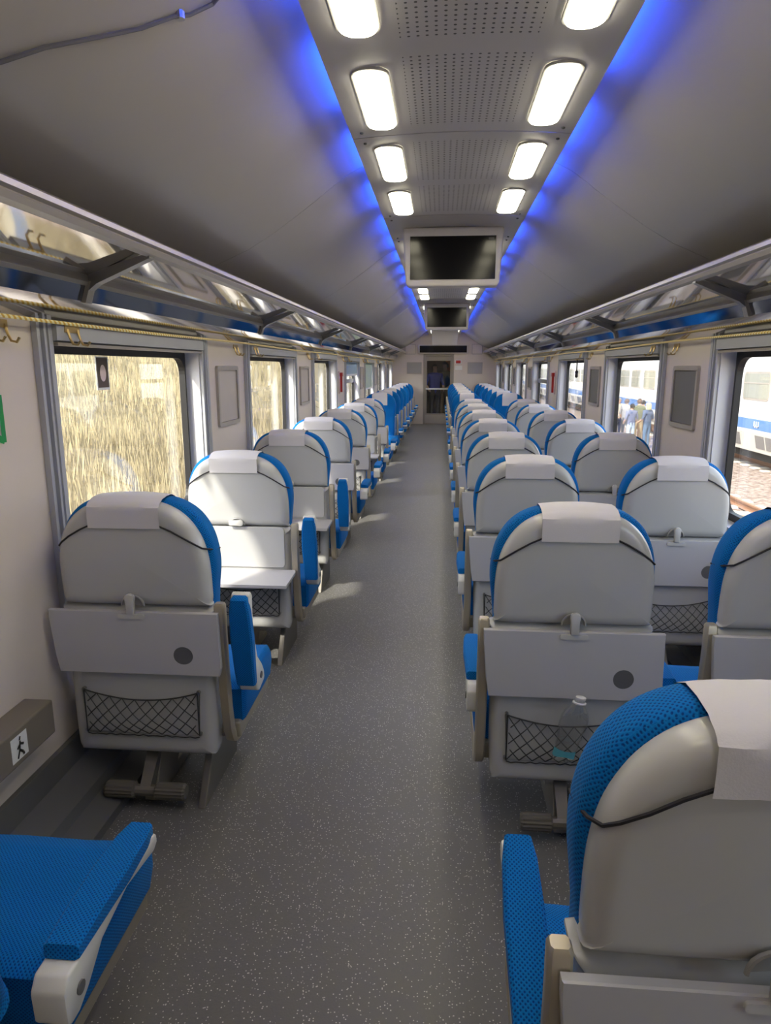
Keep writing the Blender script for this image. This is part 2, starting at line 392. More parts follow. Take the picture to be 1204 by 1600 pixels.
# ---- ceiling: back sheet, cove panels, centre panels
COVE = [(1.425, 2.03), (1.33, 2.075), (1.2, 2.125), (1.05, 2.19), (0.92, 2.265), (0.80, 2.345), (0.70, 2.415), (0.62, 2.475), (0.55, 2.525), (0.48, 2.56), (0.40, 2.585)]
mb = MB().box(WL-TH, WR+TH, YB-0.1, YE+0.1, 2.63, 2.66)
ceiling = structure(part('ceiling', mb, 'ceiling_back'), 'grey curved carriage ceiling with blue lit coves')
cuts = [YB] + [1.18 + 2.42*k for k in range(0, 8)] + [YE]
for s in (-1, 1):
    sheet = {}
    for a, b in zip(cuts[:-1], cuts[1:]):
        g = 0.003
        prof = COVE; secs = []
        for y in (a+g, b-g):
            pts = [(CC+s*u, y, z) for u, z in prof] + [(CC+s*(u+0.0), y, z+0.012) for u, z in reversed(prof)]
            secs.append(pts)
        part('cove_panel', MB().strip(secs, closed=True, caps=True), 'ceiling_plastic', ceiling, smooth=True)
part('upper_sheet', MB().box(CC-0.41, CC+0.41, YB, YE, 2.585, 2.6), 'ceiling_back', ceiling)
mb = MB()
HWP = 0.434
def centre_panel(a, b, perforated=True):
    y0, y1 = a+0.004, b-0.004; cy = (y0+y1)/2; secs = []
    for y in (y0-cy, y1-cy):
        top = []; bot = []
        for k in range(13):
            x = -HWP + 2*HWP*k/12; z = 0.018*(1-(x/HWP)**2)
            bot.append((x, y, z)); top.append((x, y, z+0.014))
        secs.append(bot + top[::-1])
    o = part('perforated_panel' if perforated else 'plain_panel', MB().strip(secs, closed=True, caps=True), 'perforated_panel' if perforated else 'ceiling_plastic', ceiling, smooth=True, loc=(CC, cy, PANEL_Z))
    for sx in (-1, 1):
        for yy in (y0-cy+0.06, y1-cy-0.06):
            link('screw', SCREW, o, (sx*0.39, yy, 0.003))
SCREW = MB().lathe([(0.007, 0.0), (0.007, -0.004), (0.004, -0.006)], n=8).mesh('screw', 'groove_dark')
PANELS = [(-0.03, 1.47, 1), (1.47, 2.97, 1), (2.97, 4.47, 1), (4.47, 5.2, 0), (5.2, 6.7, 1), (6.7, 8.2, 1), (8.2, 9.7, 1), (9.7, 10.6, 0), (10.6, 12.1, 1), (12.1, 13.6, 1), (13.6, 15.1, 1), (15.1, 16.6, 1), (16.6, 17.5, 0), (17.5, 19.0, 1), (19.0, YE, 0), (YB, -0.03, 0)]  # lamps of the last perforated panel are unseen, added to brighten the end wall
for a, b, p in PANELS: centre_panel(a, b, bool(p))

# ------------------------------------------------------------------ blue cove lighting (real LED bars lying on the panel edges)
for s in (-1, 1):
    L = thing('cove_light', 'blue LED bars along the ceiling cove above the ' + ('single seats' if s < 0 else 'paired seats'), 'cove light', (CC+s*0.40, 0, 2.536))
    y = 0.2
    me = MB().box(-0.012, 0.012, -0.25, 0.25, -0.006, 0.012).mesh('led_bar', 'led_blue')
    rn = random.Random(5 if s < 0 else 9)
    while y < YE-0.4:
        link('led_bar', me, L, (0, y, 0)); y += 0.62 + rn.random()*0.22
    part('holder', MB().box(-0.02, 0.02, YB+0.1, YE-0.1, -0.020, -0.008), 'alu_dark', L)
    part('glow_shield', MB().box(*sorted((s*0.026, s*0.032)), YB+0.1, YE-0.1, -0.034, -0.001), 'ceiling_plastic', L)  # unseen lip, added to keep the blue glow to a narrow band

# ------------------------------------------------------------------ ceiling lamps
def lamp_meshes():
    o = rrect(0.115, 0.53, 0.052, 7); n = len(o)
    dif = MB().strip([[(x*0.96, y*0.99, 0.004) for x, y in o], [(x*0.96, y*0.99, -0.004) for x, y in o], [(x*0.90, y*0.975, -0.010) for x, y in o]], closed=True, caps=True).mesh('diffuser', 'lamp_glow')
    rim = MB().strip([[(x*1.06, y*1.015, 0.006) for x, y in o], [(x*1.06, y*1.015, -0.003) for x, y in o], [(x*0.97, y*0.993, -0.003) for x, y in o], [(x*0.97, y*0.993, 0.006) for x, y in o]], closed=True).mesh('rim', 'lamp_rim')
    return dif, rim
DIF, RIM = lamp_meshes()
LY = []
for a, b, p in PANELS:
    if p: c = (a+b)/2; LY += [c-0.375, c+0.375]
LY.sort()
for s in (-1, 1):
    side = 'single-seat side' if s < 0 else 'paired-seat side'
    bl = [y for y in LY if y < 4.8][::-1]; mid = [y for y in LY if 4.8 < y < 10.2]; far = [y for y in LY if y > 10.2]
    for grp, txt in ((bl, '%s lamp before the first ceiling screen'), (mid, '%s lamp beyond the first ceiling screen'), (far, '%s lamp beyond the second ceiling screen')):
        for i, y in enumerate(grp):
            t = thing('ceiling_lamp', 'glowing oblong ceiling lamp, ' + txt % ORD[i+1] + ', ' + side, 'ceiling lamp', (CC+s*0.302, y, PANEL_Z+0.004), 0, 'oblong lamps in the ceiling panels')
            link('diffuser', DIF, t); link('rim', RIM, t)

# ------------------------------------------------------------------ windows
JOUT = 0.095
def window(n, s, a, b, opts=()):
    xin = WL if s < 0 else WR
    xo = xin + s*JOUT
    r = structure(link('window_%d' % n, None, None, (xin, (a+b)/2, 0)), 'fixed carriage window with black gasket and pale reveal')
    h = (b-a)/2
    def X(t): return s*t                       # t>0: outwards from the inner wall face
    # reveal: four sides lining the opening
    mb = MB()
    for (p, q) in (((-h, WZ0), (-h, WZ1)), ((-h, WZ1), (h, WZ1)), ((h, WZ1), (h, WZ0)), ((h, WZ0), (-h, WZ0))):
        vy, vz = (0.006 if p[0] == q[0] == -h else -0.006 if p[0] == q[0] == h else 0), (0.006 if p[1] == q[1] == WZ0 else -0.006 if p[1] == q[1] == WZ1 else 0)
        v = [(X(-0.004), p[0], p[1]), (X(-0.004), q[0], q[1]), (X(JOUT+0.01), q[0], q[1]), (X(JOUT+0.01), p[0], p[1])]
        mb.add(v + [(x, y+vy, z+vz) for x, y, z in v], [(0,1,2,3), (4,5,6,7), (0,1,5,4), (1,2,6,5), (2,3,7,6), (3,0,4,7)])
    part('reveal', mb, 'jamb_white', r)
    # black gasket with rounded corners
    oo = rrect(2*h-0.012, WZ1-WZ0-0.012, 0.10, 7); ii = rrect(2*h-0.10, WZ1-WZ0-0.10, 0.09, 7); cz = (WZ0+WZ1)/2
    sq = []
    for (y, z) in oo:      # outer edge squared so that the ring meets the reveal
        sq.append((max(-h+0.006, min(h-0.006, y*1.35)), max(-(cz-WZ0)+0.006, min(cz-WZ0-0.006, z*1.35))))
    rings = [[(X(JOUT-0.02), y, cz+z) for y, z in sq], [(X(JOUT-0.03), y, cz+z) for y, z in ii], [(X(JOUT+0.004), y, cz+z) for y, z in ii]]
    part('gasket', MB().strip(rings, closed=True), 'rubber', r)
    part('pane', MB().box(*sorted((X(JOUT), X(JOUT+0.006))), -h+0.03, h-0.03, WZ0+0.03, WZ1-0.03), 'pane', r)
    # grooved posts at both sides, running up to the luggage rack
    for y0, y1 in ((-h-0.10, -h-0.002), (h+0.002, h+0.115)):
        mb = MB(); w = (y1-y0)
        mb.box(*sorted((X(-0.0005), X(-0.012))), y0+0.001, y1-0.001, 0.721, 1.799)
        for f0, f1, q in ((0.0, 0.16, 0.022), (0.36, 0.50, 0.026), (0.74, 1.0, 0.020)):
            mb.box(*sorted((X(-0.001), X(-q))), y0+w*f0, y0+w*f1, 0.72, 1.80)
        part('post', mb, 'post_alu', r)
    mb = MB().prism([(X(0.0), WZ1-0.012), (X(-0.034), WZ1-0.006), (X(-0.036), WZ1+0.045), (X(-0.01), WZ1+0.062), (X(0), WZ1+0.062)], 'y', -h, h)
    part('blind_box', mb, 'post_alu', r)
    part('blind_edge', MB().box(*sorted((X(-0.004), X(-0.03))), -h+0.01, h-0.01, WZ1-0.024, WZ1-0.013), 'alu_rail', r)
    if 'green' in opts or 'blue' in opts:
        zz = 1.22 if 'green' in opts else 1.50
        part('blind', MB().box(*sorted((X(0.015), X(0.022))), -h+0.02, h-0.02, zz, WZ1-0.01), 'blind_green' if 'green' in opts else 'blind_blue', r)
        part('blind_bar', MB().box(*sorted((X(0.008), X(0.03))), -h+0.02, h-0.02, zz-0.03, zz), 'jamb_white', r)
    if 'hopper' in opts:
        part('transom', MB().box(*sorted((X(JOUT-0.03), X(JOUT+0.01))), -h+0.02, h-0.02, 1.36, 1.42), 'alu_dark', r)
    return r
n = 1
for k, (a, b) in enumerate(WINS):
    if k == 0: continue
    window(n, -1, a, b, {4: ('blue', 'hopper'), 5: ('green',)}.get(k, ())); n += 1
for k, (a, b) in enumerate(WINS):
    window(n, 1, a, b, {4: ('hopper',)}.get(k, ())); n += 1

# framed panels on the pillars between windows
for s in (-1, 1):
    xin = WL if s < 0 else WR
    for k in range(0, 7):
        y0 = WINS[k][1] if k < len(WINS) else 0
        c = y0 + 0.505; i = k
        if k == 0: continue
        if (s, k) in ((-1, 3), (1, 3)): continue        # the emergency hammers hang here
        t = thing('wall_panel', ('beige' if s < 0 else 'dark grey meshed') + ' framed panel on the wall pillar after the %s window of the ' % ORD[k] + ('single-seat side' if s < 0 else 'paired-seat side'), 'wall panel', (xin, c, 1.42), 0, 'framed panels on the pillars')
        o = rrect(0.44, 0.38, 0.02, 3); i2 = rrect(0.385, 0.325, 0.012, 3)
        part('frame', MB().strip([[(-s*0.0, y, z) for y, z in o], [(-s*0.016, y*0.99, z*0.99) for y, z in o], [(-s*0.016, y, z) for y, z in i2], [(-s*0.004, y, z) for y, z in i2]], closed=True), 'frame_taupe', t, smooth=False)
        part('infill', MB().box(*sorted((0, -s*0.007)), -0.19, 0.19, -0.16, 0.16), 'panel_beige' if s < 0 else 'grille_grey', t)
    t = thing('emergency_hammer', 'red emergency hammer on the wall pillar of the ' + ('single-seat side' if s < 0 else 'paired-seat side'), 'hammer', (xin - s*0.004, WINS[3][1]+0.40, 1.42))
    part('holder', MB().box(*sorted((0, -s*0.012)), -0.05, 0.05, -0.17, 0.13), 'pink_print', t, bevel=0.003)
    part('handle', MB().box(*sorted((-s*0.012, -s*0.04)), -0.012, 0.012, -0.15, 0.08), 'red_plastic', t, bevel=0.004)
    part('head', MB().box(*sorted((-s*0.010, -s*0.045)), -0.045, 0.045, 0.06, 0.11), 'red_plastic', t, bevel=0.004)

# ------------------------------------------------------------------ luggage racks
for s in (-1, 1):
    xin = WL if s < 0 else WR
    rk = thing('luggage_rack', 'long aluminium luggage rack with mirrored shelf above the ' + ('single seats' if s < 0 else 'paired seats'), 'luggage rack', (xin, 0, 0))
    q = lambda u: -s*u
    Y0, Y1 = YB+0.05, YE-0.05
    def plate(name, p, m, th=0.004, smooth=False):
        (u0, z0), (u1, z1) = p
        dx, dz = u1-u0, z1-z0; L = math.hypot(dx, dz); nx, nz = -dz/L*th, dx/L*th
        return part(name, MB().prism([(q(u0), z0), (q(u1), z1), (q(u1+nx), z1+nz), (q(u0+nx), z0+nz)], 'y', Y0, Y1), m, rk)
    plate('mirror_lip', ((0.0, 1.765), (0.10, 1.832)), 'mirror_lip')
    plate('mirror_band', ((0.10, 1.832), (0.12, 1.887)), 'mirror_navy')
    part('back_rail', MB().prism([(q(0.05), 1.885), (q(0.125), 1.885), (q(0.132), 1.897), (q(0.130), 1.921), (q(0.12), 1.945), (q(0.05), 1.945)], 'y', Y0, Y1), 'alu_rail', rk)
    plate('shelf', ((0.13, 1.921), (0.335, 1.995)), 'shelf_mirror', 0.006)
    pr = [(q(0.335), 1.985), (q(0.352), 1.980), (q(0.368), 1.988), (q(0.374), 2.004), (q(0.370), 2.010), (q(0.378), 2.018), (q(0.376), 2.034), (q(0.362), 2.044), (q(0.340), 2.040), (q(0.330), 2.022)]
    part('front_rail', MB().prism(pr, 'y', Y0, Y1), 'alu_rail', rk, smooth=True)
    y = 2.46 if s < 0 else 3.35
    y -= 2.42
    while y < YE-0.3:
        mb = MB().prism([(q(0.0), 1.90), (q(0.0), 1.865), (q(0.12), 1.862), (q(0.16), 1.892), (q(0.36), 1.975), (q(0.36), 1.995), (q(0.13), 1.925)], 'y', y-0.02, y+0.02)
        part('bracket', mb, 'alu_dark', rk)
        part('bracket_foot', MB().prism([(q(0.09), 1.828), (q(0.115), 1.826), (q(0.14), 1.90), (q(0.12), 1.90)], 'y', y-0.022, y+0.022), 'alu_rail', rk)
        y += 2.42
    # tie of the rope and the rope itself
    pts = [(0, yy, 0.004*math.sin(yy*1.7)) for yy in [Y0 + (Y1-Y0)*k/80 for k in range(81)]]
    tag(part('rope', MB().tube(pts, 0.0065, 6), 'yellow_rope', None, smooth=True, loc=(xin+q(0.045), 0, 1.757)), 'yellow braided rope strung under the luggage rack above the ' + ('single seats' if s < 0 else 'paired seats'), 'rope')
    # coat hooks
    k = 0
    for wi, (a, b) in enumerate(WINS):
        for kind, yy in (('pillar', a-0.28), ('window', a+0.10)):
            if yy < 1.2: continue
            h = thing('coat_hook', 'double brass coat hook ' + ('just before' if kind == 'pillar' else 'at the start of') + ' the %s window, ' % ORD[wi] + ('single-seat side' if s < 0 else 'paired-seat side'), 'coat hook', (xin+q(0.0 if kind == 'pillar' else 0.034), yy, 1.735), 0, 'brass hooks under the racks')
            part('plate', MB().box(*sorted((q(0.0), q(0.005))), -0.05, 0.05, -0.012, 0.014), 'brass', h)
            for dy in (-0.035, 0.035):
                pth = [(q(0.004), dy, 0.0), (q(0.012), dy, -0.03), (q(0.022), dy, -0.052), (q(0.04), dy, -0.056), (q(0.05), dy, -0.042)]
                part('hook', MB().tube(pth, 0.0045, 6), 'brass', h, smooth=True)
    if s > 0:
        t = thing('hanging_strap', 'short dark hanging strap on a coat hook by the third window', 'strap', (xin+q(0.065), WINS[3][0]+0.13, 1.69))
        part('cord', MB().tube([(0, 0, 0), (0, 0.004, -0.06), (0, -0.003, -0.12)], 0.006, 6), 'cord_black', t)
        part('toggle', MB().lathe([(0.004, -0.20), (0.016, -0.19), (0.014, -0.15), (0.02, -0.135), (0.004, -0.12)], n=8), 'cord_black', t)

# ------------------------------------------------------------------ seats
SEAT = {}
def outline(pts):
    """pts: (half width, z) from bottom to top centre -> closed outline, smoothed"""
    P = [Vector((0, pts[0][1]))] + [Vector(p) for p in pts]
    out = []
    for i in range(len(P)-1):
        p0, p1, p2, p3 = P[max(i-1, 0)], P[i], P[i+1], P[min(i+2, len(P)-1)]
        for k in range(4):
            t = k/4
            out.append(0.5*((2*p1)+(p2-p0)*t+(2*p0-5*p1+4*p2-p3)*t*t+(3*p1-p0-3*p2+p3)*t**3))
    out.append(P[-1])
    right = [(max(v.x, 0.0), v.y) for v in out]
    left = [(-x, z) for x, z in reversed(right[1:-1])]
    return right + left
def slab(o, y0, y1, r0, r1, lean=0.0, zc=None, bulge=0.0, inner=6):
    """rounded slab with outline o in xz; y0 rear (rounded r0), y1 front (rounded r1); lean moves y back with height"""
    zs = [p[1] for p in o]; cz = (min(zs)+max(zs))/2; hx = max(p[0] for p in o); hz = (max(zs)-min(zs))/2
    rings = []
    def ring(ins, y):
        fx, fz = 1-ins/hx, 1-ins/hz
        return [(x*fx, y - lean*(cz+(z-cz)*fz-0.77), cz+(z-cz)*fz) for x, z in o]
    def disc(ins, g, y):
        fx, fz = (1-ins/hx)*g, (1-ins/hz)*g
        return [(x*fx, y - lean*(cz+(z-cz)*fz-0.77), cz+(z-cz)*fz) for x, z in o]
    for g in (0.12, 0.35, 0.6, 0.82, 0.94):                 # gently domed rear face
        rings.append(disc(r0, g, y0 - bulge*(1-g*g)**2))
    for k in range(5):
        a = PI/2*k/4; rings.append(ring(r0*(1-math.sin(a)), y0 + r0*(1-math.cos(a))))
    for k in range(5):
        a = PI/2*k/4; rings.append(ring(r1*(1-math.cos(a)), y1 - r1*(1-math.sin(a))))
    for g in (0.7, 0.3): rings.append(disc(r1, g, y1))
    return MB().strip(rings, closed=True, caps=True)
LEAN = 0.075
SH_O = outline([(0.228, 0.778), (0.249, 0.79), (0.252, 0.84), (0.251, 0.92), (0.244, 0.98), (0.228, 1.035), (0.196, 1.09), (0.150, 1.13), (0.09, 1.153), (0.0, 1.16)])
CU_O = outline([(0.225, 0.40), (0.242, 0.42), (0.246, 0.52), (0.248, 0.74), (0.254, 0.82), (0.264, 0.91), (0.261, 0.98), (0.245, 1.045), (0.212, 1.102), (0.163, 1.141), (0.10, 1.161), (0.0, 1.167)])
LO_O = outline([(0.215, 0.205), (0.242, 0.215), (0.250, 0.26), (0.253, 0.40), (0.255, 0.60), (0.255, 0.74), (0.245, 0.772), (0.0, 0.774)])
SEAT['shell'] = slab(SH_O, -0.004, 0.062, 0.035, 0.012, LEAN, bulge=0.006).mesh('back_shell', 'shell_plastic', True)
SEAT['cushion_back'] = slab(CU_O, 0.05, 0.165, 0.03, 0.045, LEAN, bulge=0.0).mesh('back_cushion', 'blue_fabric', True)
SEAT['lower'] = slab(LO_O, 0.004, 0.09, 0.035, 0.01, -0.02, bulge=0.004).mesh('lower_shell', 'shell_plastic', True)
# upright recess panel seen when the tray is folded down
SEAT['recess'] = MB().prism(rrect(0.47, 0.22, 0.02, 3), 'y', -0.008, 0.01).mesh('recess_panel', 'shell_plastic', False, 0.003)
# tray with a real cup hollow
def tray_mesh():
    W2, z0, z1 = 0.287, 0.0, 0.232; hc, hr = (0.165, 0.075), 0.033; th = 0.018
    outer = [(-W2+0.022, z0), (-W2+0.012, z0+0.06), (-W2, z1-0.03), (-W2, z1), (W2, z1), (W2, z1-0.03), (W2+0.004, z0+0.03), (W2-0.004, z0)]
    ang = lambda p: math.atan2(p[1]-hc[1], p[0]-hc[0])
    pts = sorted(outer, key=ang); dense = []
    for i, p in enumerate(pts):
        q2 = pts[(i+1) % len(pts)]; m_ = max(2, int(math.hypot(q2[0]-p[0], q2[1]-p[1])/0.02)); dense += [(p[0]+(q2[0]-p[0])*k/m_, p[1]+(q2[1]-p[1])*k/m_) for k in range(m_)]
    n = len(dense); circ = [(hc[0]+hr*math.cos(ang(p)), hc[1]+hr*math.sin(ang(p))) for p in dense]
    R = lambda pts, y: [(x, y, z) for x, z in pts]
    rings = [R(circ, -th+0.012), R(circ, -th), R([(x*0.992, z0+(z-z0)*0.985+0.002) for x, z in dense], -th), R(dense, -th+0.004), R(dense, 0)]
    mb = MB().strip(rings, closed=True); k = len(mb.v)-n
    mb.f.append(tuple(range(k, k+n)))
    tray = mb.mesh('tray', 'tray_plastic')
    cup = MB().lathe([(hr+0.001, -th+0.001), (hr*0.93, -th+0.007), (hr*0.6, -th+0.011), (0.003, -th+0.0125)], (hc[0], 0, hc[1]), 20, 'y').mesh('cup_hollow', 'cup_grey', True)
    return tray, cup
SEAT['tray'], SEAT['cup'] = tray_mesh()
# latch: semicircular dished recess ring and turning tab
def latch_mesh():
    a = [PI*k/10 for k in range(11)]
    rings = [[(r*math.cos(t), y, r*math.sin(t)) for t in a] for r, y in ((0.041, 0.0), (0.040, -0.005), (0.036, -0.006), (0.033, 0.002), (0.0, 0.006))]
    ring = MB().strip([list(x) for x in rings]).mesh('latch_recess', 'latch_dish', True)
    tab = MB().prism([(-0.013, -0.036), (0.013, -0.036), (0.014, 0.006), (0.017, 0.022), (0.012, 0.034), (0, 0.038), (-0.012, 0.034), (-0.017, 0.022), (-0.014, 0.006)], 'y', -0.026, -0.008).mesh('latch_tab', 'latch_grey', True, 0.004)
    return ring, tab
SEAT['latch'], SEAT['tab'] = latch_mesh()
SEAT['grip'] = MB().prism(rrect(0.09, 0.016, 0.007, 4), 'y', -0.006, 0.0).mesh('finger_grip', 'latch_grey', True)
# headrest cloth: follows the rear face, the top and the front of the backrest
def cover_mesh(front=0.96, blue=False):
    path = []
    yr = lambda z: -LEAN*(z-0.77)
    for z in (1.068, 1.08, 1.105, 1.125): path.append((yr(z)-0.015, z))
    for k in range(1, 6):
        a = PI/2*k/6; path.append((yr(1.13)+0.03-0.046*math.cos(a), 1.132+0.036*math.sin(a)))
    path += [(0.03+yr(1.17), 1.172), (0.07+yr(1.17), 1.176), (0.115+yr(1.17), 1.174), (0.15+yr(1.16), 1.158), (0.168+yr(1.14), 1.135)]
    for z in (1.08, 1.02, front): path.append((0.173+yr(z), z))
    secs = []
    for i, (y, z) in enumerate(path):
        w = 0.118 if i < len(path)-4 else 0.125
        row = []
        for k in range(9):
            f = -1+2*k/8; x = f*w
            drop = 0.008*f*f if 4 < i < len(path)-3 else 0
            wob = 0.0016*math.sin(9*f+i*1.1)
            row.append((x, y+wob, z-drop))
        secs.append(row)
    return MB().strip(secs).mesh('headrest_cover', 'cloth_white', True, fix=False)
SEAT['cover'] = cover_mesh(); SEAT['cover_long'] = cover_mesh(0.93)
def cord_mesh(s):
    pts = [(0.112, 1.078), (0.150, 1.060), (0.190, 1.036), (0.222, 1.012), (0.240, 0.995)]
    p = [(s*x, -LEAN*(z-0.77)-0.010+0.03*max(0, (x-0.19)/0.055)**2, z) for x, z in pts]
    p += [(s*0.2525, 0.030, 0.984), (s*0.2555, 0.052, 0.978), (s*0.2595, 0.085, 0.970), (s*0.260, 0.12, 0.966)]
    return MB().tube(p, 0.0032, 5).mesh('elastic_cord', 'cord_black', True)
SEAT['cordR'], SEAT['cordL'] = cord_mesh(1), cord_mesh(-1)
# net pocket
def net_meshes():
    hw, z0, z1 = 0.198, 0.296, 0.462
    y = -0.012
    wire = MB().tube([(-hw-0.006, y, z1), (-hw, y, z0), (hw, y, z0), (hw+0.006, y, z1)], 0.0026, 6)
    for sx in (-1, 1):
        for z in (z1, z0+0.006): wire.lathe([(0.007, y-0.003), (0.007, 0.012)], (sx*(hw+0.002), 0, z), 8, 'y')
    sag = lambda x: z1 - 0.034*(1-(x/hw)**2)
    def P(x, f):
        z = z0 + f*(sag(x)-z0); return (x, y-0.003-0.026*math.sin(PI*min(max(f, 0), 1))*(1-(x/hw)**2) + 0.0006*math.sin(40*x), z)
    net = MB()
    net.tube([P(-hw+2*hw*k/16, 1.0) for k in range(17)], 0.0027, 5)
    net.tube([(P(-hw+2*hw*k/24, 0.0)[0], y-0.004, z0-0.003-0.006*abs(math.sin(k*1.3))) for k in range(25)], 0.0022, 5)
    N = 9; du = 2*hw/N
    for sgn in (-1, 1):
        for i in range(-3, N+1):
            pts = []
            for k in range(9):
                f = k/8; x = -hw + du*i + f*du*3
                x = x if sgn > 0 else -x
                if -hw <= x <= hw: pts.append(P(x, f))
            if len(pts) > 1: net.tube(pts, 0.0019, 4, caps=False)
    for sx in (-1, 1): net.tube([P(sx*hw, k/6) for k in range(7)], 0.0024, 4)
    return wire.mesh('pocket_wire', 'wire_steel', True), net.mesh('pocket_net', 'net_black', False)
SEAT['wire'], SEAT['net'] = net_meshes()
# side frame: bent flat bar
def frame_mesh():
    c = [(0.008, 0.797), (0.008, 0.790), (0.008, 0.70), (0.014, 0.55), (0.026, 0.40), (0.042, 0.30), (0.062, 0.258), (0.092, 0.238), (0.135, 0.232), (0.25, 0.246), (0.46, 0.280), (0.50, 0.288)]
    secs = []
    for i, (y, z) in enumerate(c):
        a, b = c[max(i-1, 0)], c[min(i+1, len(c)-1)]
        t = Vector((b[0]-a[0], b[1]-a[1])).normalized(); nrm = Vector((-t.y, t.x)); h = 0.018; w = 0.018
        if i in (0, len(c)-1): h = 0.013; w = 0.014
        sec = []
        for (u, v) in ((-1, -0.6), (-0.7, -1), (0.7, -1), (1, -0.6), (1, 0.6), (0.7, 1), (-0.7, 1), (-1, 0.6)):
            sec.append((u*w, y+nrm.x*v*h, z+nrm.y*v*h))
        secs.append(sec)
    return MB().strip(secs, closed=True, caps=True).mesh('side_frame', 'champagne', True)
SEAT['frame'] = frame_mesh()
def cushion_mesh():
    W2 = 0.30; secs = []
    prof = [(0.10, 0.30), (0.10, 0.425), (0.13, 0.447), (0.22, 0.442), (0.34, 0.445), (0.43, 0.452), (0.485, 0.440), (0.515, 0.405), (0.515, 0.345), (0.49, 0.302)]
    for f, ins in ((-1, 0.022), (-0.985, 0.008), (-0.955, 0.0), (-0.5, -0.003), (0, -0.001), (0.5, -0.003), (0.955, 0.0), (0.985, 0.008), (1, 0.022)):
        cy, cz = 0.31, 0.375; sec = []
        for y, z in prof:
            sec.append((f*W2, y - math.copysign(ins, y-cy), z - math.copysign(ins, z-cz)))
        secs.append(sec)
    return MB().strip(secs, closed=True, caps=True).mesh('seat_cushion', 'blue_fabric', True)
SEAT['cushion'] = cushion_mesh()
SEAT['pan'] = MB().box(-0.285, 0.285, 0.07, 0.49, 0.245, 0.305).mesh('seat_pan', 'seat_pan', False, 0.008)
# armrest (origin at the pivot)
def arm_meshes():
    body = [(-0.045, -0.045), (-0.048, 0.02), (-0.03, 0.045), (0.33, 0.052), (0.352, 0.044), (0.355, 0.022), (0.335, 0.010), (0.30, 0.016), (0.20, 0.030), (0.09, 0.008), (0.03, -0.038), (-0.005, -0.056), (-0.035, -0.056)]
    b = MB().prism(body, 'x', -0.031, 0.031).mesh('armrest', 'arm_plastic', True, 0.006)
    secs = []
    for y, w, z1 in ((0.0, 0.026, 0.056), (0.006, 0.032, 0.074), (0.08, 0.034, 0.080), (0.20, 0.037, 0.082), (0.30, 0.033, 0.080), (0.345, 0.026, 0.076), (0.352, 0.020, 0.060)):
        z0 = 0.047
        secs.append([(-w, y, z0), (w, y, z0), (w, y, z1-0.006), (w-0.006, y, z1), (-w+0.006, y, z1), (-w, y, z1-0.006)])
    p = MB().strip(secs, closed=True, caps=True).mesh('armrest_pad', 'blue_fabric', True)
    c = MB().lathe([(0.013, 0), (0.013, 0.003), (0.009, 0.004)], (0, 0, -0.01), 12, 'x').mesh('pivot_cap', 'cup_grey', True)
    return b, p, c
SEAT['arm'], SEAT['pad'], SEAT['cap'] = arm_meshes()
# pedestal and footrest
SEAT['pedestal'] = MB().prism([(0.10, 0.25), (0.0, 0.012), (0.05, 0.0), (0.42, 0.0), (0.40, 0.03), (0.22, 0.05), (0.40, 0.25)], 'x', -0.022, 0.022).mesh('pedestal', 'post_beige', False, 0.004)
SEAT['plate'] = MB().prism([(-0.02, 0.0), (0.14, 0.245), (0.40, 0.245), (0.38, 0.0)], 'x', -0.014, 0.014).mesh('support_plate', 'base_metal', False, 0.004)
SEAT['foot_arm'] = MB().hexa([(-0.024, 0.10, 0.235), (0.024, 0.10, 0.235), (0.024, 0.14, 0.235), (-0.024, 0.14, 0.235), (-0.018, -0.045, 0.085), (0.018, -0.045, 0.085), (0.018, 0.0, 0.065), (-0.018, 0.0, 0.065)]).tube([(-0.05, -0.03, 0.075), (0.05, -0.03, 0.075)], 0.021, 10).mesh('footrest_arm', 'base_metal', False)
def roller_mesh():
    n = 30; secs = []
    for x, k in ((0, 0.75), (0.006, 1), (0.10, 1), (0.108, 0.8)):
        secs.append([(x, (0.031-0.003*(j % 2))*k*math.cos(2*PI*j/n), (0.031-0.003*(j % 2))*k*math.sin(2*PI*j/n)) for j in range(n)])
    return MB().strip(secs, closed=True, caps=True).mesh('roller', 'roller_rubber', False)
SEAT['roller'] = roller_mesh()

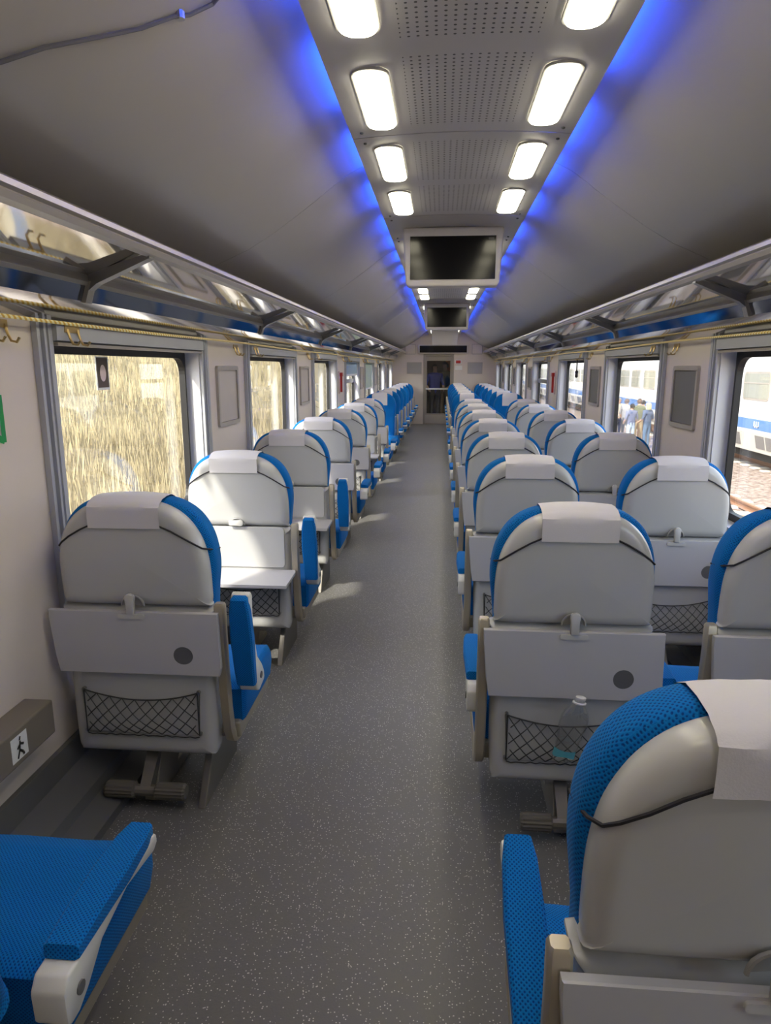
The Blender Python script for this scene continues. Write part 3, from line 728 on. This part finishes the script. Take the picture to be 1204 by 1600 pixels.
def seat(x, y, label, group, rz=0, arms=(), tray='closed', detail=True, plate_x=0.19, frames=(1,), sx_=1.0, cush=0.0):
    """arms: list of (x offset, 'down'/'up'); the seat faces +y before rotation"""
    t = thing('passenger_chair', label, 'chair', (x, y, 0), rz, group)
    L = lambda nm, key, par=t, loc=None, rot=None: link(nm, SEAT[key], par, loc, rot)
    sh = L('back_shell', 'shell'); L('back_cushion', 'cushion_back'); low = L('lower_shell', 'lower')
    L('seat_cushion', 'cushion', t, (cush, 0, 0)); L('seat_pan', 'pan', t, (cush, 0, 0)); t.scale = (sx_, 1, 1)
    cv = L('headrest_cover', 'cover')
    if detail:
        L('elastic_cord', 'cordR', cv); L('elastic_cord', 'cordL', cv)
        if tray == 'closed':
            tr = L('tray', 'tray', t, (0, -0.014, 0.537)); L('cup_hollow', 'cup', tr); L('finger_grip', 'grip', tr, (0, -0.018, 0.217))
            L('latch_recess', 'latch', sh, (0, -0.014, 0.787)); L('latch_tab', 'tab', sh, (0, -0.020, 0.800))
        else:
            tr = L('tray', 'tray', t, (0, -0.005, 0.545), (math.radians(93), 0, 0)); L('cup_hollow', 'cup', tr)
            L('recess_panel', 'recess', t, (0, -0.004, 0.668))
            L('latch_recess', 'latch', sh, (0, -0.014, 0.787)); L('latch_tab', 'tab', sh, (0, -0.014, 0.803), (0, math.radians(90), 0))
        w = L('pocket_wire', 'wire', low); L('pocket_net', 'net', low)
    for sx in frames: L('side_frame', 'frame', t, (sx*0.285, 0, 0))
    for ox, st in arms:
        a = L('armrest', 'arm', t, (ox, 0.075, 0.495), (math.radians(98 if st == 'up' else 23 if st == 'tilted' else 0), 0, 0))
        L('armrest_pad', 'pad', a); L('pivot_cap', 'cap', a, (0.031 if ox > 0 else -0.035, 0, 0))
    L('pedestal', 'pedestal', t)
    if plate_x is not None: L('support_plate', 'plate', t, (plate_x, 0, 0))
    fa = L('footrest_arm', 'foot_arm', t)
    if detail:
        L('roller', 'roller', fa, (0.035, -0.03, 0.075)); L('roller', 'roller', fa, (-0.035, -0.03, 0.075), (0, 0, PI))
    return t

PITCH = 1.235
XL, XA, XW = -1.06, 0.437, 1.158
L_TRAY = {2: 'open', 3: 'open', 6: 'open'}
L_ARM = {1: 'up', 2: 'up', 3: 'up'}
for k in range(0, 8):
    n = 8-k
    extra = ', tray folded down' if L_TRAY.get(k) else ''
    st_ = seat(XL, 2.185+PITCH*(k-1) - (0.11 if k == 0 else 0), 'white-backed single seat, %s before the facing blue seats%s' % (ORD[n], extra), 'white-backed seats along the single side', 0,
         [(0.362, L_ARM.get(k, 'down'))], L_TRAY.get(k, 'closed'), True, 0.19, (1,), 1.06, 0.03)
    if k == 0:                                   # this one is reclined, its cushion slid forward
        th = math.radians(9); p0 = Vector((0, 0.10, 0.45)); off = p0 - Matrix.Rotation(th, 3, 'X') @ p0
        for c in st_.children:
            nm = c.name.split('.')[0]
            if nm in ('back_shell', 'back_cushion', 'headrest_cover'): c.location += off; c.rotation_euler.x = th
            if nm in ('seat_cushion', 'seat_pan'): c.location.y += 0.11
            if nm == 'armrest': c.location.y += 0.075
    yr = 2.12+PITCH*(k-1) - (0.055 if k == 0 else 0)
    seat(XA + (0.03 if k == 0 else 0), yr, 'white-backed aisle seat of the pair, %s pair before the facing blue seats' % ORD[n], 'white-backed aisle seats of the pairs', 0,
         [(-0.302, 'tilted' if k == 0 else 'down'), (0.340, 'down')], 'closed', True, 0.2, (-1,))
    seat(XW, yr, 'white-backed window seat of the pair, %s pair before the facing blue seats' % ORD[n], 'white-backed window seats of the pairs', 0,
         [], 'closed', True, -0.2, (-1,))
for k in range(0, 7):
    y = 11.95 + PITCH*k
    n = 7-k
    seat(XL, y, 'blue-fronted single seat with white headrest cloth, %s from the end wall' % ORD[n], 'facing blue single seats', PI, [(-0.362, 'down')], 'closed', False, -0.19, (-1,), 1.06, -0.03)
    seat(XA, y, 'blue-fronted aisle seat with white headrest cloth, %s pair from the end wall' % ORD[n], 'facing blue aisle seats', PI, [(0.302, 'down'), (-0.340, 'down')], 'closed', False, 0.19, (1,))
    seat(XW, y, 'blue-fronted window seat with white headrest cloth, %s pair from the end wall' % ORD[n], 'facing blue window seats', PI, [], 'closed', False, 0.19, (1,))

# ------------------------------------------------------------------ water bottle in a pocket
bt = thing('water_bottle', 'clear empty water bottle stuck in a seat-back net pocket', 'bottle', (XA-0.015, 2.12-0.036, 0.318), 0)
bt.rotation_euler = (math.radians(9), math.radians(9), 0); bt.scale = (1.35, 0.75, 1.12)
prof = [(0.018, 0.0), (0.026, 0.004), (0.028, 0.02), (0.026, 0.045), (0.029, 0.06), (0.027, 0.075), (0.031, 0.09), (0.029, 0.105), (0.034, 0.125), (0.034, 0.150), (0.029, 0.176), (0.018, 0.198), (0.0125, 0.205), (0.0125, 0.222)]
part('bottle_body', MB().lathe(prof, n=20), 'bottle_plastic', bt, smooth=True)
part('neck_ring', MB().lathe([(0.012, 0.205), (0.0165, 0.207), (0.0165, 0.211), (0.0125, 0.213), (0.0125, 0.228), (0.011, 0.229)], n=16), 'bottle_cap', bt, smooth=True)
arc = [PI*(1.05+0.75*k/8) for k in range(9)]
part('label_scrap', MB().strip([[(0.0295*math.cos(a_), 0.0295*math.sin(a_), 0.022+0.004*math.sin(3*a_)) for a_ in arc], [(0.0285*math.cos(a_), 0.0285*math.sin(a_), 0.046) for a_ in arc]]), 'bottle_label', bt, smooth=True)

# ------------------------------------------------------------------ ceiling screens
def screen(name, y, label, back=False):
    t = thing(name, label, 'screen', (CC, y, 0))
    o = [(-0.335, 2.512), (0.335, 2.512), (0.325, 2.30), (0.315, 2.155), (0.295, 2.135), (-0.295, 2.135), (-0.315, 2.155), (-0.325, 2.30)]
    part('casing', MB().prism(o, 'y', 0, 0.13), 'screen_case', t, bevel=0.012, seg=3)
    part('mount', MB().box(-0.25, 0.25, 0.02, 0.11, 2.50, 2.60), 'alu_dark', t)
    if not back:
        z0, z1 = 2.180, 2.455
        part('display', MB().box(-0.285, 0.285, -0.004, 0.02, z0, z1), 'screen_black', t)
        part('badge', MB().box(0.235, 0.272, -0.006, -0.003, z1-0.03, z1-0.012), 'cup_grey', t)
    return t
screen('ceiling_screen', 4.82, 'large black screen in a pale grey casing hung from the ceiling, before the other')
screen('ceiling_screen', 10.35, 'black ceiling screen hung behind the first one, smaller to the eye, in a pale casing')
screen('ceiling_screen', 17.3, 'plain pale back of a ceiling screen near the end wall', True)

# ------------------------------------------------------------------ fittings on the end wall
t = thing('display_board', 'long black unlit information display above the end door', 'display board', (CC-0.03, YE, 2.10))
part('casing', MB().box(-0.70, 0.70, -0.07, 0, -0.12, 0.12), 'screen_case', t, bevel=0.01)
part('display', MB().box(-0.66, 0.66, -0.075, -0.06, -0.095, 0.095), 'screen_black', t)
for s, xx in ((-1, -0.90), (1, 0.98)):
    side = 'single-seat side' if s < 0 else 'paired-seat side'
    t = thing('wall_hatch', 'small cream square hatch beside the black display, ' + side, 'hatch', (xx, YE, 2.10))
    part('frame', MB().box(-0.15, 0.15, -0.012, 0, -0.14, 0.14), 'frame_taupe', t)
    part('door_leaf', MB().box(-0.135, 0.135, -0.02, -0.010, -0.125, 0.125), 'wall_cream', t, bevel=0.003)
    t = thing('end_wall_panel', 'grey framed panel on the end wall beside the door, ' + side, 'wall panel', (-0.78 if s < 0 else 0.93, YE, 1.58))
    part('frame', MB().box(-0.21, 0.21, -0.012, 0, -0.16, 0.16), 'frame_taupe', t)
    part('infill', MB().box(-0.19, 0.19, -0.016, -0.010, -0.14, 0.14), 'wall_grey', t)
t = thing('alarm_box', 'small red alarm box on the end wall above a white notice', 'alarm box', (0.46, YE, 1.75))
part('back', MB().box(-0.085, 0.085, -0.01, 0, -0.06, 0.06), 'white_print', t)
part('face', MB().box(-0.065, 0.065, -0.03, -0.008, -0.04, 0.04), 'red_plastic', t, bevel=0.004)
tag(part('notice', MB().box(-0.10, 0.10, -0.006, 0, -0.06, 0.06), 'white_print', None, loc=(0.47, YE, 1.59)), 'small white notice on the end wall under the red alarm box', 'notice')

# ------------------------------------------------------------------ near left wall: box, signs, ceiling cable, window sticker
t = thing('floor_box', 'taupe metal box at the foot of the left wall with a white pictogram', 'box', (WL, 0, 0))
part('body', MB().box(0.0, 0.10, 1.50, 2.01, 0.385, 0.505), 'box_taupe', t, bevel=0.006)
part('end_bracket', MB().prism([(0.0, 0.30), (0.10, 0.30), (0.115, 0.34), (0.115, 0.46), (0.0, 0.46)], 'y', 1.36, 1.495), 'alu_dark', t, bevel=0.006)
sg = part('pictogram', MB().box(0.0995, 0.1010, 1.775, 1.855, 0.405, 0.485), 'white_print', t)
def strokes(parent, segs, m, wd, conv):
    mb = MB()
    for k_, (a, b) in enumerate(segs):
        A, B = Vector(a), Vector(b); n_ = (B-A).normalized(); n_ = Vector((-n_.y, n_.x))*wd/2
        mb.add([(p_[0]+0.0004*k_, p_[1], p_[2]) for p_ in (conv(*(A+n_)), conv(*(A-n_)), conv(*(B-n_)), conv(*(B+n_)))], [(0, 1, 2, 3)])
    return part('figure', mb, m, parent)
cv = lambda u, v: (0.1016, 1.77+u, 0.40+v)
strokes(sg, [((0.05, 0.078), (0.046, 0.066)), ((0.048, 0.064), (0.042, 0.035)), ((0.042, 0.036), (0.030, 0.012)), ((0.042, 0.036), (0.058, 0.022)), ((0.058, 0.022), (0.060, 0.012)), ((0.046, 0.056), (0.030, 0.044)), ((0.046, 0.056), (0.062, 0.048))], 'black_print', 0.008, cv)
t = thing('wall_sign', 'green emergency marking on the cream wall before the window', 'sign', (WL+0.002, 1.80, 1.44))
strokes(t, [((0.262, 0.075), (0.262, -0.075)), ((0.262, -0.07), (0.20, -0.045)), ((0.262, 0.07), (0.20, 0.07)), ((0.20, 0.07), (0.20, -0.045))], 'green_print', 0.022, lambda u, v: (0.0, u, v))
cable = [(-0.99, 1.46, 2.19), (-0.924, 1.503, 2.228), (-0.85, 1.55, 2.272), (-0.774, 1.63, 2.322), (-0.703, 1.708, 2.371), (-0.642, 1.754, 2.413), (-0.615, 1.79, 2.432), (-0.568, 1.824, 2.469), (-0.50, 1.80, 2.515), (-0.42, 1.75, 2.55)]
t = thing('ceiling_cable', 'thin grey cable running over the ceiling cove above the single seats', 'cable', (0, 0, 0))
part('wire', MB().tube([(x, y, z-0.008) for x, y, z in cable], 0.005, 6), 'cup_grey', t, smooth=True)
part('clip', MB().lathe([(0.012, -0.008), (0.012, 0.008), (0.006, 0.012)], (-0.632, 1.77, 2.415), 10), 'wire_steel', t)
a, b = WINS[1]
t = thing('window_sticker', 'dark window sticker with a pale oval, on the window beside the single seats', 'sticker', (WL-JOUT+0.002, 2.93, 1.575))
part('backing', MB().box(-0.001, 0.0, -0.056, 0.056, -0.072, 0.072), 'white_print', t)
part('dark_field', MB().box(0.0, 0.001, -0.048, 0.048, -0.062, 0.066), 'vestibule_dark', t)
part('oval', MB().prism([(0.026*math.cos(2*PI*k/20), 0.036*math.sin(2*PI*k/20)) for k in range(20)], 'x', 0.001, 0.002), 'pink_print', t)

# ------------------------------------------------------------------ people
def person(x, y, z, label, rz, shirt, trousers, hair, height=1.7, arms=0.15, long_hair=False):
    k = height/1.7
    root = thing('person', label, 'person', (x, y, z), rz)
    V = [(0,0,0.95),(0,0,1.15),(0,0.01,1.36),(0,0.005,1.46),(0,-0.01,1.53),(0,-0.01,1.62),(0,0,1.685)]
    Rr = [(0.15,0.105),(0.135,0.10),(0.165,0.11),(0.07,0.065),(0.052,0.055),(0.082,0.10),(0.05,0.06)]
    E_ = [(0,1),(1,2),(2,3),(3,4),(4,5),(5,6)]
    for s in (-1, 1):
        b0 = len(V)
        V += [(s*0.095,0,0.86),(s*0.105,-0.01,0.48),(s*0.105,0.015,0.09),(s*0.115,-0.11,0.035)]
        Rr += [(0.09,0.095),(0.058,0.062),(0.042,0.045),(0.038,0.03)]
        E_ += [(0,b0),(b0,b0+1),(b0+1,b0+2),(b0+2,b0+3)]
        b1 = len(V)
        V += [(s*0.18,0.01,1.40),(s*(0.21+arms*0.3),0.02,1.12),(s*(0.19+arms*0.2),-0.08-arms*0.4,0.90+arms*0.3),(s*(0.18+arms*0.1),-0.13-arms*0.5,0.84+arms*0.4)]
        Rr += [(0.062,0.062),(0.045,0.045),(0.034,0.034),(0.030,0.02)]
        E_ += [(2,b1),(b1,b1+1),(b1+1,b1+2),(b1+2,b1+3)]
    me = bpy.data.meshes.new('body'); me.from_pydata([(a*k,b*k,c*k) for a,b,c in V], E_, [])
    ob = bpy.data.objects.new('body', me); COL.objects.link(ob)
    sk = ob.modifiers.new('skin', 'SKIN'); sd = ob.modifiers.new('sub', 'SUBSURF'); sd.levels = 1; sd.render_levels = 1
    for i, v in enumerate(me.skin_vertices[0].data): v.radius = (Rr[i][0]*k, Rr[i][1]*k); v.use_root = (i == 0)
    dg = bpy.context.evaluated_depsgraph_get(); m2 = bpy.data.meshes.new_from_object(ob.evaluated_get(dg))
    bpy.data.objects.remove(ob, do_unlink=True)
    for mm in (MATS['skin'], shirt, trousers, MATS['black_print']): m2.materials.append(mm)
    for p in m2.polygons:
        c = p.center/k; p.use_smooth = True
        p.material_index = 0 if c.z > 1.47 or (abs(c.x) > 0.17 and c.z < 1.1 and c.z > 0.78) else 1 if c.z > 0.94 else 2 if c.z > 0.085 else 3
    b = link('body', m2, root)
    # hair cap and a simple face
    secs = []
    for j in range(8):
        t = j/7*1.9; secs.append([(0.094*k*math.sin(t)*math.cos(u) if t > 0 else 0.001*math.cos(u), (0.006+0.112*math.sin(t)*math.sin(u))*k, (1.60+0.122*math.cos(t) - (0.10 if long_hair and math.sin(u) > -0.2 and j == 7 else 0))*k) for u in [2*PI*q/14 for q in range(14)]])
    # open the face side by lifting the front rim
    for j, sec in enumerate(secs):
        secs[j] = [(px, py, max(pz, (1.645)*k) if py < -0.03*k else pz) for px, py, pz in sec]
    link('hair', MB().strip(secs, closed=True).mesh('hair', hair, True, fix=False), root)
    for s in (-1, 1): link('eye', MB().lathe([(0.002, -0.004), (0.009, 0.0), (0.002, 0.004)], (0, 0, 0), 8, 'y').mesh('eye', 'black_print'), root, (s*0.033*k, -0.100*k, 1.612*k))
    link('nose', MB().hexa([(-0.010,0.01,-0.02),(0.010,0.01,-0.02),(0.008,-0.016,-0.016),(-0.008,-0.016,-0.016),(-0.006,0.01,0.02),(0.006,0.01,0.02),(0.004,0.0,0.02),(-0.004,0.0,0.02)]).mesh('nose', 'skin'), root, (0, -0.105*k, 1.59*k))
    return root
def cm(name, c): return mat(name, c, 0.85, var=0.1)
H1, H2, H3 = cm('hair_black', (0.015, 0.012, 0.010)), cm('hair_brown', (0.10, 0.06, 0.035)), cm('hair_grey', (0.30, 0.26, 0.22))
person(-0.20, YE+0.75, 0, 'person in a blue top standing behind the glazed end door', 0.3, cm('top_blue', (0.05, 0.07, 0.45)), cm('trousers_dark', (0.03, 0.03, 0.04)), H1, 1.68, 0.2)
person(0.10, YE+1.25, 0, 'person in a dark top with black hair behind the end door', -0.6, cm('top_dark', (0.03, 0.028, 0.03)), cm('trousers_tan', (0.40, 0.27, 0.16)), H1, 1.74, 0.3)
G0 = -1.25
person(7.35, 26.2, G0, 'person in an olive green shirt standing by the tracks, back turned', PI*0.95, cm('top_olive', (0.13, 0.14, 0.085)), cm('trousers_khaki', (0.36, 0.28, 0.18)), H2, 1.70, 0.1)
person(6.85, 25.3, G0, 'person in a slate blue top and pale jeans by the tracks', PI*1.1, cm('top_slate', (0.15, 0.17, 0.27)), cm('jeans_pale', (0.42, 0.52, 0.66)), H1, 1.56, 0.2)
person(7.1, 27.0, G0, 'person in a grey striped shirt standing in the group outside', PI*0.8, cm('top_grey', (0.27, 0.27, 0.29)), cm('trousers_black', (0.03, 0.03, 0.035)), H2, 1.66, 0.1)
person(7.0, 27.8, G0, 'person in a cream top at the far end of the group outside', 0.6, cm('top_cream', (0.62, 0.55, 0.46)), cm('trousers_navy', (0.05, 0.06, 0.12)), H3, 1.66, 0.2)
person(7.3, 24.9, G0, 'person with straw-coloured hair and navy clothes beside the olive shirt', PI*1.2, cm('top_navy', (0.07, 0.10, 0.17)), cm('jeans_navy', (0.10, 0.16, 0.26)), cm('hair_straw', (0.55, 0.42, 0.24)), 1.62, 0.3, True)
person(7.8, 27.3, G0, 'person in a white blouse half hidden behind the group outside', PI, cm('top_white', (0.7, 0.68, 0.66)), cm('trousers_brown', (0.18, 0.11, 0.07)), H1, 1.6, 0.2)
person(7.1, 34.1, G0, 'person in a pink top standing alone by the tracks', PI*0.7, cm('top_pink', (0.70, 0.16, 0.26)), cm('trousers_grey', (0.2, 0.2, 0.2)), cm('hair_fair', (0.50, 0.38, 0.26)), 1.5, 0.1)

# ------------------------------------------------------------------ outside: tracks, coach, slope
structure(part('ground', MB().box(-4.2, 60, -30, 120, -1.55, G0), 'ballast'), 'pale railway ballast')
SLEEP = MB().hexa([(-1.25, -0.12, 0), (1.25, -0.12, 0), (1.25, 0.12, 0), (-1.25, 0.12, 0), (-1.22, -0.10, 0.05), (1.22, -0.10, 0.05), (1.22, 0.10, 0.05), (-1.22, 0.10, 0.05)]).mesh('sleeper', 'sleeper')
RAILM = MB().prism([(-0.065, 0.0), (0.065, 0.0), (0.05, 0.02), (0.012, 0.03), (0.012, 0.10), (0.035, 0.11), (0.035, 0.145), (-0.035, 0.145), (-0.035, 0.11), (-0.012, 0.10), (-0.012, 0.03), (-0.05, 0.02)], 'y', -10, 70).mesh('rail', 'rail_rust')
for xc, lab in ((5.48, 'rusty railway track on pale sleepers beside the carriage'), (10.17, 'rusty railway track under the white coach')):
    t = thing('railway_track', lab, 'railway track', (xc, 0, G0))
    for sx in (-1, 1): link('rail', RAILM, t, (sx*0.7175, 0, 0.03))
    for k in range(0, 62): link('sleeper', SLEEP, t, (0, 2+0.65*k, -0.012))
tx = 8.75
def coach(y0, y1, label):
    t = thing('train_coach', label, 'train', (tx, 0, 0))
    o = [(0.0, -0.20), (0.0, 1.75), (0.05, 2.15), (0.22, 2.5), (0.6, 2.78), (1.42, 2.9), (2.25, 2.78), (2.62, 2.5), (2.8, 2.15), (2.85, 1.75), (2.85, -0.20)]
    part('body', MB().prism(o, 'y', y0, y1), 'train_white', t, smooth=True)
    part('blue_band', MB().box(-0.006, 0.02, y0+0.02, y1-0.02, -0.11, 0.185), 'train_blue', t)
    part('skirt', MB().prism([(0.0, -0.20), (0.12, -0.74), (2.7, -0.74), (2.85, -0.20)], 'y', y0+0.05, y1-0.05), 'train_skirt', t)
    part('underframe', MB().box(0.35, 2.5, y0+0.6, y1-0.6, -1.0, -0.72), 'train_under', t)
    for yb in (y0+3.2, y1-3.2):
        bgm = part('bogie', MB().box(0.45, 2.4, yb-1.5, yb+1.5, -1.04, -0.72), 'train_under', t)
        for dy in (-1.2, 1.2):
            part('wheel', MB().lathe([(0.30, 0.30), (0.34, 0.32), (0.34, 0.44), (0.30, 0.46)], (0, yb+dy, -0.73), 20, 'x'), 'rail_rust', bgm)
    y = y0+2.0
    while y < y1-2.2:
        w = part('window', MB().prism(rrect(1.64, 0.80, 0.14, 5), 'x', -0.012, 0.03), 'frame_taupe', t, loc=(0, y, 1.09))
        part('pane', MB().prism(rrect(1.52, 0.68, 0.10, 5), 'x', -0.016, 0.0), 'train_glass', w)
        part('bar', MB().box(-0.022, 0.0, -0.755, 0.755, 0.06, 0.10), 'frame_taupe', w)
        y += 1.95
    y = y0+1.2
    while y < y1-1.4:
        for dy in (0, 0.62):
            part('vent', MB().hexa([(0.005, y+dy, -0.26), (0.005, y+dy+0.54, -0.26), (0.03, y+dy+0.54, -0.26), (0.03, y+dy, -0.26), (0.085, y+dy, -0.62), (0.085, y+dy+0.54, -0.62), (0.11, y+dy+0.54, -0.62), (0.11, y+dy, -0.62)]), 'train_vent', t)
        y += 2.15
    for yy in (y0+8.2, y0+17.2):
        mk = MB()
        for k, w_ in enumerate((0.05, 0.05, 0.05)): mk.box(-0.010, -0.004, yy+k*0.13, yy+k*0.13+w_, -0.05, 0.12)
        mk.box(-0.010, -0.004, yy, yy+0.31, -0.05, -0.01)
        part('band_lettering', mk, 'white_print', t)
    return t
coach(2.4, 27.4, 'white coach with a blue band on the neighbouring track, facing the nearest windows')
coach(28.0, 53.0, 'second white coach with a blue band, behind the people outside')
coach(53.6, 78.6, 'third white coach of the neighbouring train, farthest along the track')

rn = random.Random(3)
mb = MB(); NX, NY = 26, 60
def slope_z(x, y):
    u = max(0.0, -3.4-x)
    return G0 + 0.52*u - 0.004*u*u + 0.18*math.sin(x*0.9+y*0.35)*min(1, u/3) + 0.10*math.sin(y*0.8-x*1.7)*min(1, u/3)
grid = [[(-3.0-22*(i/NX), -12+110*(j/NY), 0) for i in range(NX+1)] for j in range(NY+1)]
secs = [[(x, y, slope_z(x, y)-0.0) for x, y, _ in row] for row in grid]
structure(part('slope', mb.strip(secs), 'dry_slope', smooth=True), 'dry grassy embankment beside the train')
gv = []; gf = []
for i in range(52000):
    x = -3.6 - 11*rn.random()**1.2; y = 1.5 + (6+abs(x)*3.2)*rn.random()*1.1
    z = slope_z(x, y)-0.03; h = rn.uniform(0.18, 0.55); a = rn.uniform(0, PI); w = rn.uniform(0.008, 0.02); l = rn.uniform(-0.2, 0.2)*h; l2 = rn.uniform(-0.2, 0.2)*h
    k = len(gv); gv += [(x-w*math.cos(a), y-w*math.sin(a), z), (x+w*math.cos(a), y+w*math.sin(a), z), (x+l, y+l2, z+h)]; gf.append((k, k+1, k+2))
me = bpy.data.meshes.new('dry_grass'); me.from_pydata(gv, [], gf); me.materials.append(MATS['dry_grass'])
g = tag(link('dry_grass', me), 'dry straw-coloured grass covering the embankment', 'grass'); g['kind'] = 'stuff'
